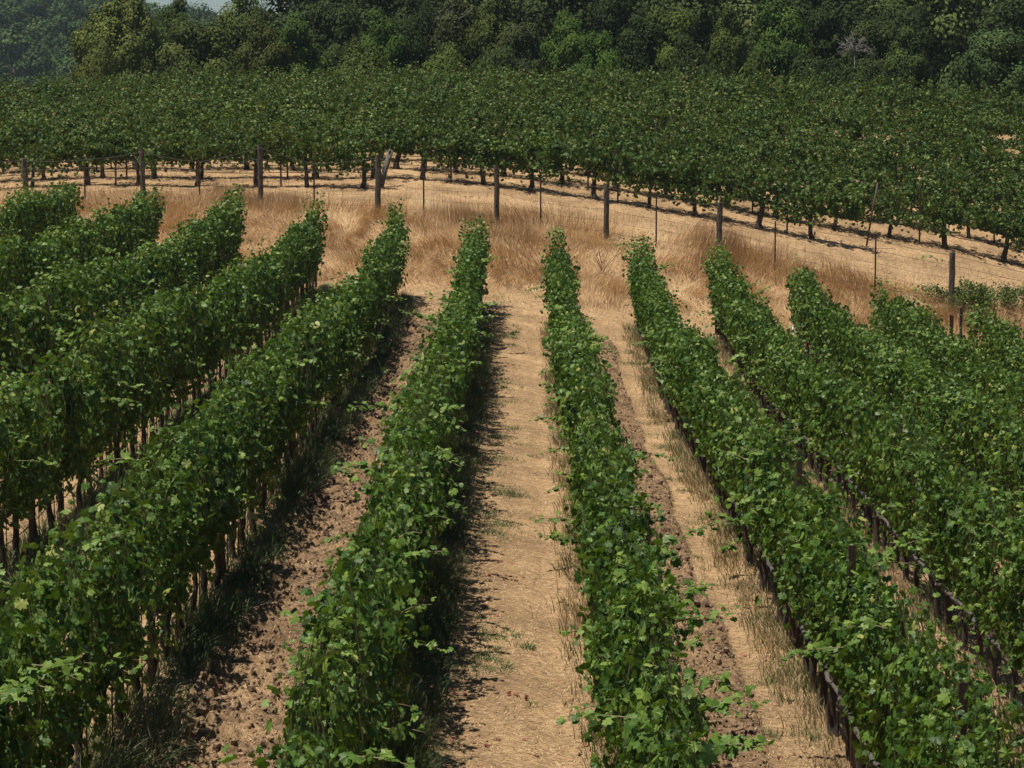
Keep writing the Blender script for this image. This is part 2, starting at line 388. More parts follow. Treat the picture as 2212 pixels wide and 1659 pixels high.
# ------------------------------------------------------------------ vine canopies
def canopy(path, L, r, style, lodfn, x0=None):
    """path(s)->(x,y) arrays, along-row length L. returns leaf arrays"""
    hed = style == 'hedge'
    nsh = int(L * (33 if hed else 29)); m_ = 31 if hed else 29
    s = r.uniform(0, L, nsh); seed = int(r.integers(1000))
    vin = noise(s * .9, 0, seed); vin2 = noise(s * .35, 7, seed)
    cz = .72 if hed else .98
    top = (2.30 + .22 * vin + .14 * vin2 - .22 * sstep(.35, .8, noise(s * .31, 13, seed)) + r.normal(0, .07, nsh)) if hed else (2.10 + .22 * noise(s * .5, 0, seed) + .12 * vin + r.normal(0, .13, nsh))
    if hed: top = top + .30 * sstep(L - 2.4, L - .8, s)
    long_ = r.random(nsh) < .09; top = top + long_ * r.uniform(.05, .36, nsh)
    spread = np.clip(r.normal(.05 if lodfn else 0, (.14 if lodfn else .115) if hed else .40, nsh), -.28 if hed else -.8, .28 if hed else .8) * (1 + .35 * noise(s * 1.1, 3, seed))
    along = r.normal(0, .12 if hed else .28, nsh)
    tt = (np.arange(m_) + r.random((nsh, m_))) / m_
    up = (top - cz)[:, None] * tt
    if not hed:      # sprawling canopy: shoots arch over and hang
        arch = np.clip(np.abs(spread) / .3, 0, 1.6)[:, None]
        up = (top - cz)[:, None] * (tt - .42 * arch * tt ** 2.4) * 1.12
    lat = spread[:, None] * (np.sin(np.minimum(tt * 1.9, 1.57)) if hed else tt ** .8 * 1.25) + r.normal(0, .05, (nsh, m_))
    if hed: lat = lat + .05 * np.sign(spread)[:, None] * np.sin(tt * 3.1)
    al = along[:, None] * tt + r.normal(0, .03, (nsh, m_))
    S_ = (s[:, None] + al).ravel(); LT = lat.ravel(); UPz = (cz + up).ravel()
    bul = 1 + .62 * fbm(S_ * .75, UPz * .9 + 3 * np.sign(LT), seed + 5, 2) + .25 * noise(S_ * 2.2, UPz * 2 + 9 * np.sign(LT), seed + 8)
    LT = np.clip(LT * bul, -.46 if hed else -.95, .46 if hed else .95)
    if 1: # gaps where a few shoots are missing
        kk_ = fbm(S_ * (1.6 if hed else 1.1), UPz * 1.3 + 5 * np.sign(LT), seed + 12, 2) + r.normal(0, .10, len(S_)) > (-.36 if hed else -.29); S_ = S_[kk_]; LT = LT[kk_]; UPz = UPz[kk_]
    nl = int(L * (260 if not hed else (16 if lodfn else 75))); sl2 = r.uniform(0, L, nl)
    keep = noise(sl2 * 1.4, 11, seed) + r.normal(0, .3, nl) > (-.15 if hed else -.1); sl2 = sl2[keep]; nl = len(sl2)
    S_ = np.concatenate([S_, sl2]); LT = np.concatenate([LT, r.normal(0, .14 if hed else .24, nl)])
    UPz = np.concatenate([UPz, cz + .05 - np.abs(r.normal(0, .13 if hed else .26, nl))])
    n = len(S_)
    # petiole offset
    an = r.uniform(0, 2 * math.pi, n); po = r.uniform(.03, .10, n)
    sidex = np.where(np.abs(LT) > .05, np.sign(LT), np.sign(r.normal(0, 1, n)))
    LT = LT + np.cos(an) * po * .6 + sidex * po * .5; S_ = S_ + np.sin(an) * po
    S_ = np.clip(S_, -.1, L + .1)
    cx, cy, nx_, ny_ = path(S_)
    X = cx + nx_ * LT; Y = cy + ny_ * LT; Z = ground_z(X * 0 + cx, cy) + UPz
    k = r.random(n) < (.93 if hed else .95)
    toplike = np.clip((UPz - (2.1 if hed else 1.7)) / .3, 0, 1)
    outx = sidex * (1 - .55 * toplike)
    Nn = np.stack([outx * nx_ * .75 + r.normal(0, .55, n), outx * ny_ * .75 + r.normal(0, .55, n), .20 + .5 * toplike + r.normal(0, .40, n)], 1)
    D = np.stack([sidex * nx_ * .5 + r.normal(0, .5, n), sidex * ny_ * .5 + r.normal(0, .5, n), -.8 + r.normal(0, .35, n)], 1)
    S = np.clip(r.normal(.053, .019, n), .02, .10) * (1 - .25 * toplike)
    rnd = np.clip(r.beta(2.0, 2.4, n) + .10 * toplike * (r.random(n) < .5) + (r.random(n) < .012) * .5 + .26 * fbm(S_ * .8, UPz * 1.2, seed + 21, 3), 0, 1)
    P = np.stack([X, Y, Z], 1)[k]; Nn = Nn[k]; D = D[k]; S = S[k]; rnd = rnd[k]
    return P, Nn, D, S, rnd, (s, spread, along, top, cz)

def stray(mb, LV, p0, p1, sag, r, n=20):
    """a shoot that sticks out, with leaves along it"""
    p0 = np.array(p0); p1 = np.array(p1); t_ = np.linspace(0, 1, 9)
    pts = p0 + (p1 - p0) * t_[:, None]; pts[:, 2] += sag * np.sin(t_ * math.pi)
    mb.tube(pts, np.linspace(.006, .003, 9), 4)
    tt = np.linspace(.1, 1, n); q = np.array([np.interp(tt, t_, pts[:, i]) for i in range(3)]).T + r.normal(0, .03, (n, 3))
    LV.append((q, np.column_stack([r.normal(0, .4, n), r.normal(-.2, .4, n), np.full(n, .8)]), r.normal(0, 1, (n, 3)) * [1, 1, .5], np.linspace(.075, .04, n), r.uniform(.35, .9, n)))

# shared trunk, stake and post meshes
def trunk_mesh(i, h, rad, split=False):
    r = np.random.default_rng(500 + i); mb = MB(); n = 9; t_ = np.linspace(0, 1, n)
    wob = np.cumsum(r.normal(0, .012, (n, 2)), 0); ln = r.normal(0, .045, 2)
    pts = np.column_stack([wob[:, 0] + ln[0] * t_, wob[:, 1] + ln[1] * t_, -.06 + (h + .06) * t_]); pts[:, :2] -= pts[-1, :2] * .6 * t_[:, None]
    mb.tube(pts, rad * (1.35 - .55 * t_ + .35 * np.exp(-t_ * 9) + .25 * np.exp(-((t_ - 1) / .12) ** 2)), 8, .10, r)
    if split:
        for sg in (-1, 1):
            e = pts[-2]; q = np.array([e, e + [sg * .10, 0, .10], e + [sg * .28, 0, .14]])
            mb.tube(q, [rad * .8, rad * .6, rad * .45], 6, .08, r)
    return mb.mesh('trunk', [M_BARK])
TRUNKS = [trunk_mesh(i, .74, .038) for i in range(7)]
OLDTR = [trunk_mesh(20 + i, 1.0, .072, True) for i in range(7)]
mb = MB(); mb.tube([(0, 0, -.05), (0, 0, .6), (.004, 0, 1.25)], .007, 5); STAKE = mb.mesh('stake', [M_STEEL])
def rpost(h, wd=.026):
    mb = MB(); mb.box((0, 0, h / 2 - .05), (wd, .004, h / 2 + .05)); mb.box((-wd + .003, .018, h / 2 - .05), (.003, .014, h / 2 + .05)); mb.box((wd - .003, .018, h / 2 - .05), (.003, .014, h / 2 + .05))
    return mb.mesh('post', [M_STEEL], smooth=False)
RPOST = rpost(2.0, .03); SHORTP = rpost(2.02, .03); TALLP = rpost(2.42, .035); RPOST2 = rpost(1.9)

def line_part(name, path, L, lat, z, rad, m_, parent, base, step=1.5, jz=0.0, k=4, seed=0, rj=0.0):
    r = np.random.default_rng(seed); n = max(3, int(L / step)); s = np.linspace(0, L, n)
    cx, cy, nx_, ny_ = path(s)
    Z = ground_z(cx, cy) + z + (r.normal(0, jz, n) if jz else 0)
    la = lat + (r.normal(0, jz, n) if jz else 0)
    mb = MB(); mb.tube(np.stack([cx + nx_ * la, cy + ny_ * la, Z], 1) - np.array(base), rad * (1 + (r.normal(0, rj, n) if rj else 0)), k)
    return mobj(name, mb.mesh(name, [m_]), parent)

STRAYS = {  # row -> list of (image x,y of tip, image x,y root, depth)
}
def hedge_row(k, y0, y1, label, strays=()):
    r = np.random.default_rng(100 + k); X = RX[k]; L = y1 - y0
    base = np.array([X, y0, float(ground_z(X, y0))])
    root = empty('vine_row', base, label, 'vine row', 'trellised vine rows in the lower field')
    wob = lambda y: .03 * noise(y * .12, k, 9)
    path = lambda s: (X + wob(y0 + s), y0 + s, np.ones_like(s), np.zeros_like(s))
    P, Nn, D, S, rnd, sh = canopy(path, L, r, 'hedge', k >= 1)
    mb = MB(); LV = []
    for (tx, ty), (rx, ry) in strays:
        sd = 1 if tx > rx else -1; zc = 25.0
        for _ in range(20): zc *= (X + sd * .28) / at(rx, ry, zc)[0]
        p1 = at(tx, ty, zc * .99); p0 = at(rx, ry, zc)
        stray(mb, LV, p0 - base, p1 - base, .04, r)
    # small random shoots out of sides and top
    for _ in range(int(L * .9)):
        yy = y0 + L * r.random() ** 1.5; sd = r.choice([-1, 1]); zt = r.uniform(1.1, 2.4)
        p0 = np.array([X + sd * .25, yy, float(ground_z(X, yy)) + zt]); ln = r.uniform(.2, .5) * (1 + .5 * (r.random() < .2))
        up_ = r.uniform(-.1, .5) if zt > 2.0 else r.uniform(-.3, .1)
        stray(mb, LV, p0 - base, p0 - base + [sd * ln, r.normal(0, .25), ln * up_], .03, r, int(ln / .035))
    # canes that show among the leaves
    s, sp, al, tp, cz = sh
    pick = np.where((y0 + s < 45) & (r.random(len(s)) < .35))[0]
    for i in pick:
        t_ = np.array([0, .35, .7, 1.0]); lx = sp[i] * np.sin(np.minimum(t_ * 1.9, 1.57)) + .1 * np.sign(sp[i]) * np.sin(t_ * 3.1)
        yy = y0 + s[i] + al[i] * t_; zz = float(ground_z(X, y0 + s[i])) + cz + (tp[i] - cz) * t_
        mb.tube(np.stack([X + lx, yy, zz], 1) - base, [.0055, .005, .004, .0025], 3)
    P = P - base
    if LV:
        P = np.vstack([P] + [a[0] for a in LV]); Nn = np.vstack([Nn] + [a[1] for a in LV]); D = np.vstack([D] + [a[2] for a in LV])
        S = np.concatenate([S] + [a[3] for a in LV]); rnd = np.concatenate([rnd] + [a[4] for a in LV])
    yy = P[:, 1] + y0; lod = np.where(yy < 36, 0, 1)
    mobj('foliage', leaves_mesh('foliage', P, Nn, D, S, rnd, lod, [M_LEAF, M_CANE], r, mb), root)
    for i, yv in enumerate(np.arange(y0 + .3, y1 - .2, 1.0)):
        yv = yv + r.normal(0, .06); xv = X + float(wob(yv)) + r.normal(0, .02)
        t_ = mobj('trunk', TRUNKS[int(r.integers(7))], root, Vector((xv, yv, float(ground_z(xv, yv)))) - Vector(base)); t_.rotation_euler.z = r.uniform(0, 6.28); sc = r.uniform(.8, 1.25); t_.scale = (sc, sc, 1)
        t_ = mobj('stake', STAKE, root, Vector((xv + .05, yv + .05, float(ground_z(xv, yv)))) - Vector(base))
    pv = list(np.arange(y1 - .3, y0, -6.0))
    for yv in pv:
        t_ = mobj('post', TALLP if k == 1 and yv < 33 or (k == 2 and yv < 28) else RPOST, root, Vector((X + float(wob(yv)), yv, float(ground_z(X, yv)))) - Vector(base)); t_.rotation_euler.z = r.normal(0, .1); t_.rotation_euler.y = r.normal(0, .015)
    line_part('cordon', path, L, -.10 if k >= 1 else 0, .72, .025 if k >= 1 else .022, M_CORD, root, base, .22, .013, 6, k + 20, .13)
    line_part('drip_line', path, L, .03, .42, .009, M_HOSE, root, base, .8, .012, 4, k + 40)
    for zz, la in ((1.15, .06), (1.6, -.07), (2.0, .06)): line_part('wire', path, L, la, zz, .0022, M_WIRE, root, base, 2.5, 0, 3)
    return root
M_CANE = bark('green_cane', (.09, .075, .03), (.20, .16, .07), 10, .7, bump=0)

ends = {}
for kk, (px, py) in zip(range(-6, 6), endpts): ends[kk] = at(px, py, 72.5)[1]
ends[5] = 70.0
H = hedge_row
H(-6, 55, ends[-6] - .2, 'short vine row poking up at the far left edge beside a fence post')
H(-5, 45, ends[-5] - .2, 'far left vine row ending second from the left below the wooden fence')
H(-4, 35, ends[-4] - .2, 'dense vine row on the left whose end stands third from the left against tawny grass')
H(-3, 24, ends[-3] - .2, 'left vine row with a long line of bare trunks showing beneath its leaves')
H(-2, 13, ends[-2] - .2, 'large vine row filling the lower left corner, left of the shaded rutted aisle')
H(-1, 12.5, ends[-1], 'vine row casting a dark shadow onto the straw covered central aisle',)
H(0, 12.5, ends[0], 'vine row along the right of the central aisle with shoots poking out over the straw',
  [((1132, 1222), (1235, 1185)), ((1165, 1158), (1240, 1170)), ((1160, 1045), (1215, 1065)), ((1190, 1335), (1250, 1350)), ((1530, 1275), (1440, 1330)), ((1650, 1600), (1540, 1625)), ((1165, 830), (1200, 840)), ((1460, 1195), (1400, 1220))])
H(1, 12.5, ends[1], 'vine row right of the pale tan aisle, running to the lower right corner',
  [((1520, 1113), (1570, 1120)), ((1555, 1190), (1590, 1180))])
H(2, 20, ends[2], 'second vine row from the lower right corner, grey cordon showing along its foot')
H(3, 32, ends[3], 'right hand vine row whose forked leafy end stands beside a white tube')
H(4, 44, ends[4], 'right hand vine row whose end is a broad leafy spike below the fence')
H(5, 55, ends[5], 'short vine row at the far right edge beside two dark steel posts')

# ------------------------------------------------------------------ upper vineyard
def old_row(i, x0, x1, label, dens=1.0, parts=True):
    r = np.random.default_rng(300 + i); L = x1 - x0
    yc = lambda x: 85.0 + 2.4 * i - .13 * x
    base = np.array([x0, yc(x0), float(ground_z(x0, yc(x0)))])
    root = empty('vine_row', base, label, 'vine row', 'old vine rows in the upper field')
    nrm = np.array([.13, 1.0]); nrm /= np.linalg.norm(nrm)
    path = lambda s: (x0 + s, yc(x0 + s), np.full_like(s, nrm[0]), np.full_like(s, nrm[1]))
    P, Nn, D, S, rnd, sh = canopy(path, L, r, 'old', None)
    k = r.random(len(P)) < dens
    # thin spots between vines on the underside
    S = S * 1.12
    mobj('foliage', leaves_mesh('foliage', (P - base)[k], Nn[k], D[k], S[k], rnd[k], np.full(k.sum(), 1), [M_LEAF2], r), root)
    if not parts:
        return root
    for xv in np.arange(x0 + .4, x1, 2.0):
        xv = xv + r.normal(0, .1); y_ = yc(xv)
        t_ = mobj('trunk', OLDTR[int(r.integers(7))], root, Vector((xv, y_, float(ground_z(xv, y_)))) - Vector(base)); t_.rotation_euler = (r.normal(0, .05), r.normal(0, .07), 0 if r.random() < .5 else math.pi); s_ = r.uniform(.75, 1.3); t_.scale = (s_, s_, 1)
    for xv in np.arange(x0 + 1.4, x1, 6.0):
        y_ = yc(xv); mobj('post', SHORTP, root, Vector((xv, y_, float(ground_z(xv, y_)))) - Vector(base))
    c = line_part('cordon', path, L, 0, 1.0, .024, M_BARK, root, base, .13, .028, 6, i + 60, .3)
    line_part('drip_line', path, L, -.05, .52, .012, M_HOSE, root, base, 1.0, .03, 4, i + 80)
    line_part('wire', path, L, .0, 1.42, .003, M_WIRE, root, base, 3, 0, 3)
    return root, base, yc
xe = at(838, 400, 86)[0]
r0, b0, yc0 = old_row(0, -22, xe - .2, 'front old vine row of the upper field, left of the leaning grey brace post')
p0 = at(818, 408, 85.6); p1 = at(845, 325, 85.9)
mb = MB(); mb.tube(np.array([p0 - [0, 0, .2], (p0 + p1) / 2, p1]) - b0, [.115, .105, .10], 10, .02); mobj('brace_post', mb.mesh('brace_post', [M_WOODP]), r0)
r1, b1, yc1 = old_row(1, -22, 12.2, 'upper old vine row whose bare arms hang right of the leaning brace post')
p0 = at(1872, 520, 86); p1 = at(1896, 395, 86)
mb = MB(); mb.tube(np.array([p0 - [0, 0, .2], (p0 + p1) / 2, p1]) - b1, .035, 6); mobj('brace_post', mb.mesh('brace_post', [M_STEEL]), r1)
r2, b2, yc2 = old_row(2, -23, 23, 'old vine row coming forward at the right edge of the upper field, dark trunks leaning')
ORD = ['third', 'fourth', 'fifth', 'sixth', 'seventh', 'eighth', 'ninth', 'tenth', 'eleventh']
for i in range(3, 12):
    old_row(i, {9: -27, 10: -27, 11: 2}.get(i, -25 - .3 * i), 23 + .4 * i, '%s leafy vine row up the slope, counted from the leaning grey brace post' % ORD[i - 3] if i < 11 else 'topmost vine row of the upper field, its ragged top against the dark wood', .9, parts=i < 6)

# ------------------------------------------------------------------ fence
fb = at(55, 425, 80.0); fb[2] = float(ground_z(fb[0], fb[1]))
fence = empty('wire_fence', fb, 'wire fence of weathered wooden and rusty steel posts between dry grass and upper vines', 'fence')
fr = np.random.default_rng(77); wires = []
posts = [(55, 342, 'w'), (182, 340, 's'), (308, 322, 'w'), (430, 345, 's'), (562, 312, 'w'), (678, 348, 's'), (815, 335, 'w'), (915, 358, 's'), (1073, 357, 'w'), (1168, 388, 's'),
         (1310, 398, 'w'), (1418, 420, 's'), (1553, 437, 'w'), (1675, 478, 's'), (1892, 512, 's'), (2058, 545, 'w')]
for px, py, ty in posts:
    p = at(px, py, 80.0); g = float(ground_z(p[0], p[1])); hgt = p[2] - g
    mb = MB()
    if ty == 'w':
        rd = fr.uniform(.085, .10); z_ = np.linspace(-.1, hgt, 7)
        mb.tube(np.column_stack([fr.normal(0, .006, 7), fr.normal(0, .006, 7), z_]), rd * (1 + fr.normal(0, .04, 7)), 11, .03)
        o = mobj('wooden_post', mb.mesh('wooden_post', [M_WOOD], smooth=False), fence, Vector((p[0], p[1], g)) - Vector(fb))
        o.rotation_euler = (fr.normal(0, .01), fr.normal(0, .015), 0)
    else:
        mb.box((0, 0, hgt / 2), (.026, .008, hgt / 2)); mb.box((0, .02, hgt / 2), (.006, .018, hgt / 2))
        for zz in np.arange(.25, hgt, .12): mb.box((0, -.013, zz), (.008, .008, .012))
        mobj('steel_post', mb.mesh('steel_post', [M_STEEL], smooth=False), fence, Vector((p[0], p[1], g)) - Vector(fb))
    wires.append((p[0], p[1] - .09, g, hgt))
wires = [(wires[0][0] - 6, wires[0][1], float(ground_z(wires[0][0] - 6, wires[0][1])), 1.6)] + wires + [(wires[-1][0] + 6, wires[-1][1], float(ground_z(wires[-1][0] + 6, wires[-1][1])), 1.6)]
W = np.array(wires)
for hh, rd in ((.95, .0065), (.78, .0055), (.55, .004), (.35, .004), (.15, .004)):
    mb = MB(); pts = []
    for a, b_ in zip(W[:-1], W[1:]):
        for t_ in (0, .25, .5, .75):
            q = a + (b_ - a) * t_; pts.append([q[0], q[1], q[2] + q[3] * hh - .04 * math.sin(t_ * math.pi)])
    mb.tube(np.array(pts) - fb, rd, 4); mobj('fence_wire', mb.mesh('fence_wire', [M_WIRE]), fence)
mb = MB()
for xx in np.arange(W[0, 0], W[-1, 0], .3):
    y_ = np.interp(xx, W[:, 0], W[:, 1]); g = np.interp(xx, W[:, 0], W[:, 2]); hh = np.interp(xx, W[:, 0], W[:, 3])
    mb.tube(np.array([(xx, y_, g + .02), (xx, y_, g + hh * .77)]) - fb, .0028, 3)
mobj('wire_mesh', mb.mesh('wire_mesh', [M_WIRE]), fence)

# loose posts and tube at the right row ends
def lone(name, px, pt, pb, zc, rad, m_, label, cat, grp=None, box=False):
    a = at(px, pb, zc); t_ = at(px, pt, zc); g = float(ground_z(a[0], a[1])); h = t_[2] - g; mb = MB()
    if box: mb.box((0, 0, h / 2), (rad, rad * .3, h / 2)); mb.box((0, rad * .7, h / 2), (rad * .2, rad * .5, h / 2))
    else: mb.tube([(0, 0, -.05), (0.01, 0, h * .5), (0, 0, h)], rad, 10)
    return mobj(name, mb.mesh(name, [m_], smooth=not box), None, (a[0], a[1], g), label, cat, grp)
lone('steel_post', 2054, 680, 760, 70.3, .055, M_STEEL, 'reddish steel post, left of the pair beside the far right vine row', 'post', 'pair of posts at the right row end', True)
lone('steel_post', 2075, 664, 740, 71.5, .045, M_HOSE, 'black steel post, right and taller one of the pair beside the far right vine row', 'post', 'pair of posts at the right row end', True)
lone('plastic_tube', 1713, 704, 745, 71.6, .028, M_WHITE, 'thin white plastic tube upright at the foot of a right hand row end', 'tube')

# ------------------------------------------------------------------ dry grass bank
def scatter(n, x0, x1, y0, y1, dens, r):
    x = r.uniform(x0, x1, n); y = r.uniform(y0, y1, n); k = r.random(n) < dens(x, y); return x[k], y[k]
r = np.random.default_rng(5)
def bankd(x, y):
    e0 = 72.6 + .9 * noise(x * .35, 2, 3); e1 = 81.5 + 1.0 * noise(x * .3, 9, 3)
    c = .55 + .6 * fbm(x * .7, y * .7, 12, 3)
    return sstep(e0, e0 + 1.6, y) * sstep(e1 + 1.0, e1 - 1.2, y) * np.clip(c, .12, 1)
x, y = scatter(300000, -22, 24, 71, 84, bankd, r)
ld = 2.2 * fbm(x * .45, y * .45, 15, 2) * math.pi + r.normal(0, .5, len(x))
cl = .5 + .5 * fbm(x * .8, y * .8, 18, 2)
lean = np.clip(.95 - .5 * sstep(76, 80, y) + .75 * fbm(x * .4 + 5, y * .4, 19, 2) + r.normal(0, .2, len(x)), .05, 1.5)
tall = sstep(.6, 0, np.abs(x - at(1553, 500, 79)[0]) / 2.2 - .2) * sstep(76, 77.5, y)
h = np.clip(.50 * (.45 + 1.1 * cl) + .35 * tall + r.normal(0, .08, len(x)), .12, 1.3); lean = lean * (1 - .7 * tall)
rn = np.clip(.58 + .62 * fbm(x * .45, y * .7, 22, 4) + r.normal(0, .18, len(x)) - .34 * tall, 0, 1)
blade_obj('dry_grass', M_DRY, blades(x, y, h, r.uniform(.008, .018, len(x)), lean, ld, r), rn, label='tall tawny dry grass lodged in swirls along the bank below the fence', cat='grass', kind='stuff')
# short stubble beyond the fence and on the headland
def stubd(x, y):
    head = sstep(69.0, 71.5, y) * sstep(75.5, 74, y) * .35
    up_ = sstep(80, 82, y) * (.30 + .35 * np.clip(fbm(x * .8, y * 1.6, 31, 3) + .15, 0, 1) * 2)
    return np.clip(head + up_, 0, 1)
x, y = scatter(190000, -26, 28, 68, 100, stubd, r)
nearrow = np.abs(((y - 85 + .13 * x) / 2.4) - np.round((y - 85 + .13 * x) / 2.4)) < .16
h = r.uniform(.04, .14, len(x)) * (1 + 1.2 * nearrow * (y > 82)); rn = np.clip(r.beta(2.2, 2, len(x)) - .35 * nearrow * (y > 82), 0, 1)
blade_obj('dry_stubble', M_DRY, blades(x, y, h, r.uniform(.008, .016, len(x)), r.uniform(.1, 1.2, len(x)), r.uniform(0, 6.28, len(x)), r, seg=2), rn, label='short pale dry stubble on the headland and under the upper vines', cat='grass', kind='stuff')
# undergrowth along the foot of each lower row
X_ = []; Y_ = []; Kk = []
for k in range(-6, 6):
    a = {-6: 55, -5: 45, -4: 35, -3: 24, -2: 13, -1: 12.5, 0: 12.5, 1: 12.5, 2: 20, 3: 32, 4: 44, 5: 55}[k]; n = int((72 - a) * 1100)
    yy = r.uniform(a, 71.5, n); c = .22 if k < -1 else (.20 if k < 0 else -.16)
    xx = RX[k] + c + r.normal(0, .21, n); xx = RX[k] + c + (xx - RX[k] - c) * (1.0 + .45 * noise(yy * .7, k, 37)) + .06 * noise(yy * 2.3, k, 38); pt = .7 * fbm(yy * .5, xx * 2 + k * 7, 33, 4) + .3 * noise(yy * 3.1, xx * 4, 34)
    kp = r.random(n) < np.clip(.42 + .8 * pt - .6 * sstep(.30, .5, np.abs(xx - RX[k] - c)) + .05 * (k < 0), .03, 1); X_.append(xx[kp]); Y_.append(yy[kp]); Kk.append(np.full(kp.sum(), k))
x = np.concatenate(X_); y = np.concatenate(Y_); kk = np.concatenate(Kk)
rn = np.clip(.42 + .50 * fbm(y * .5, kk * 5, 35, 3) + r.normal(0, .2, len(x)) + .36 * (kk >= 0) - .16 * (kk < 0), 0, 1); kq = (kk < 0) | (r.random(len(x)) < .5); x = x[kq]; y = y[kq]; kk = kk[kq]; rn = rn[kq]
h = np.clip(.27 + .18 * noise(y * .8, kk * 2, 36) + r.normal(0, .08, len(x)), .05, .7) * np.where(kk >= 0, .68, 1.0)
side = np.sign(x - (RX[0] + np.round((x - RX[0]) / ROWS) * ROWS))
blade_obj('undergrowth', M_WEED, blades(x, y, h, r.uniform(.009, .017, len(x)), np.where(kk >= 0, r.uniform(.05, .7, len(x)), r.uniform(.1, 1.3, len(x))), r.normal(0, 1.3, len(x)) + np.where(side > 0, 0, math.pi), r), rn,
          label='green and dry weeds growing along the feet of the lower vine rows', cat='weeds', kind='stuff')
# patches of low green weeds in the aisles
def tufts(cx, cy, n, spread, hmax, r):
    x = cx + r.normal(0, spread, n); y = cy + r.normal(0, spread, n); return x, y, r.uniform(.4, 1, n) * hmax
xs, ys, hs = [], [], []
for _ in range(300):
    k = r.choice([-1, -1, -1, -1, 0]); cy = 17 + 54 * r.random() ** 1.2; f = np.clip(r.normal(.40, .10), .2, .7) if k == -1 else r.uniform(.68, .92)
    if k == -1 and noise(cy * .35, 3, 88) < -.25: continue
    cx = RX[k] + f * ROWS; a = tufts(cx, cy, int(r.integers(16, 110)), r.uniform(.04, .18), r.uniform(.07, .20), r); xs.append(a[0]); ys.append(a[1]); hs.append(a[2])
for px, py, s_ in ((1120, 655, .5), (1075, 645, .35), (1160, 640, .3), (1300, 648, .25), (1060, 1025, .15), (1240, 660, .25)):
    g = at(px, py, 1.0) - [0, 0, CAMH]; zc = 60.0
    for _ in range(20):
        p = at(px, py, zc); zc *= (CAMH - float(ground_z(p[0], p[1]))) / max(CAMH - p[2], .5) if False else 1; d_ = p[2] - float(ground_z(p[0], p[1])); zc += d_ * 6
    p = at(px, py, zc); a = tufts(p[0], p[1], int(420 * s_), s_, .2, r); xs.append(a[0]); ys.append(a[1]); hs.append(a[2])
x = np.concatenate(xs); y = np.concatenate(ys); h = np.concatenate(hs)
blade_obj('low_weeds', M_GREEN, blades(x, y, h, r.uniform(.006, .012, len(x)), r.uniform(.3, 1.2, len(x)), r.uniform(0, 6.28, len(x)), r), r.random(len(x)), label='scattered low green weeds on the straw of the aisles', cat='weeds', kind='stuff')
def onground(px, py, zc=30.0):
    for _ in range(60):
        p = at(px, py, zc); d_ = p[2] - float(ground_z(p[0], p[1])); zc += d_ * 3
    return at(px, py, zc)
for (px, py, hh, nb, lb) in ((1140, 1405, .22, 46, 'spiky green grass tuft alone in the middle of the central aisle, the largest there'),
                             (1150, 1525, .15, 30, 'low green grass tuft nearest the camera in the central aisle straw'),
                             (1150, 985, .10, 26, 'small pale grass tuft farther up the central aisle'),
                             (1722, 1420, .26, 60, 'leafy green grass clump at the right edge of the pale tan aisle')):
    p = onground(px, py); q = tufts(0, 0, nb, .045, hh, r); g = gz(p[0] + q[0], p[1] + q[1]) - p[2]
    V, Qd, c = blades(q[0], q[1], q[2], r.uniform(.007, .012, nb), r.uniform(.3, 1.1, nb), np.arctan2(q[1], q[0]), r, zb=g)
    mobj('grass_tuft', build_mesh('grass_tuft', V, [Qd], [M_GREEN], rnd={'rnd': np.repeat(r.random(nb), c)}), None, p, lb, 'grass tuft')

# short broken stubble standing in the aisles
n = 150000; y = 13.5 + 57 * r.random(n) ** 1.5; x = r.uniform(-1, 1, n) * np.clip(.24 * y, 4.5, 9)
kp = r.random(n) < np.clip(.25 + .9 * fbm(x * 1.2, y * .9, 95, 4), .02, 1) * (1 - .7 * tilled(x, y)); x = x[kp]; y = y[kp]
blade_obj('broken_stubble', M_STUB, blades(x, y, r.uniform(.015, .06, len(x)), r.uniform(.003, .008, len(x)), r.uniform(.2, 1.3, len(x)), r.uniform(0, 6.28, len(x)), r, seg=2), r.random(len(x)),
          label='short broken brown stubble standing in the aisles', cat='stubble', kind='stuff')
# straw litter
def strawd(x, y):
    f, k = aisle(x); return np.clip(.35 + .5 * fbm(x * 2, y * 2, 44, 2) + .25, 0, 1) * (1 - .25 * tilled(x, y)) * np.clip((70 / np.maximum(y, 10)) * .5, .3, 1)
n = 620000; y = 13.5 + (72 - 13.5) * r.random(n) ** 1.7; x = r.uniform(-1, 1, n) * np.clip(.24 * y, 4.5, 9); kp = r.random(n) < strawd(x, y); x = x[kp]; y = y[kp]; n = len(x)
f, k = aisle(x)
th = np.where(r.random(n) < .2, r.normal(0, .5, n), r.uniform(0, 6.28, n)); ln = r.uniform(.012, .055, n); wd = r.uniform(.0010, .0024, n) * (1 + y / 50)
z0 = gz(x, y) + .005; ex = np.cos(th) * ln; ey = np.sin(th) * ln; tilt = r.uniform(.0, .022, n)
x1 = x + ex; y1 = y + ey; z1 = gz(x1, y1) + .006 + tilt
px_ = -np.sin(th) * wd; py_ = np.cos(th) * wd
V = np.stack([np.stack([x - px_, y - py_, z0], 1), np.stack([x + px_, y + py_, z0], 1), np.stack([x1 + px_, y1 + py_, z1], 1), np.stack([x1 - px_, y1 - py_, z1], 1)], 1).reshape(-1, 3)
Qd = np.arange(n * 4).reshape(-1, 4)
mobj('straw', build_mesh('straw', V, [Qd], [M_STRAW], rnd={'rnd': np.repeat(np.clip(r.beta(1.5, 1.3, n), 0, 1), 4)}), None, label='pale cut straw littering the bare aisles', cat='straw', kind='stuff')
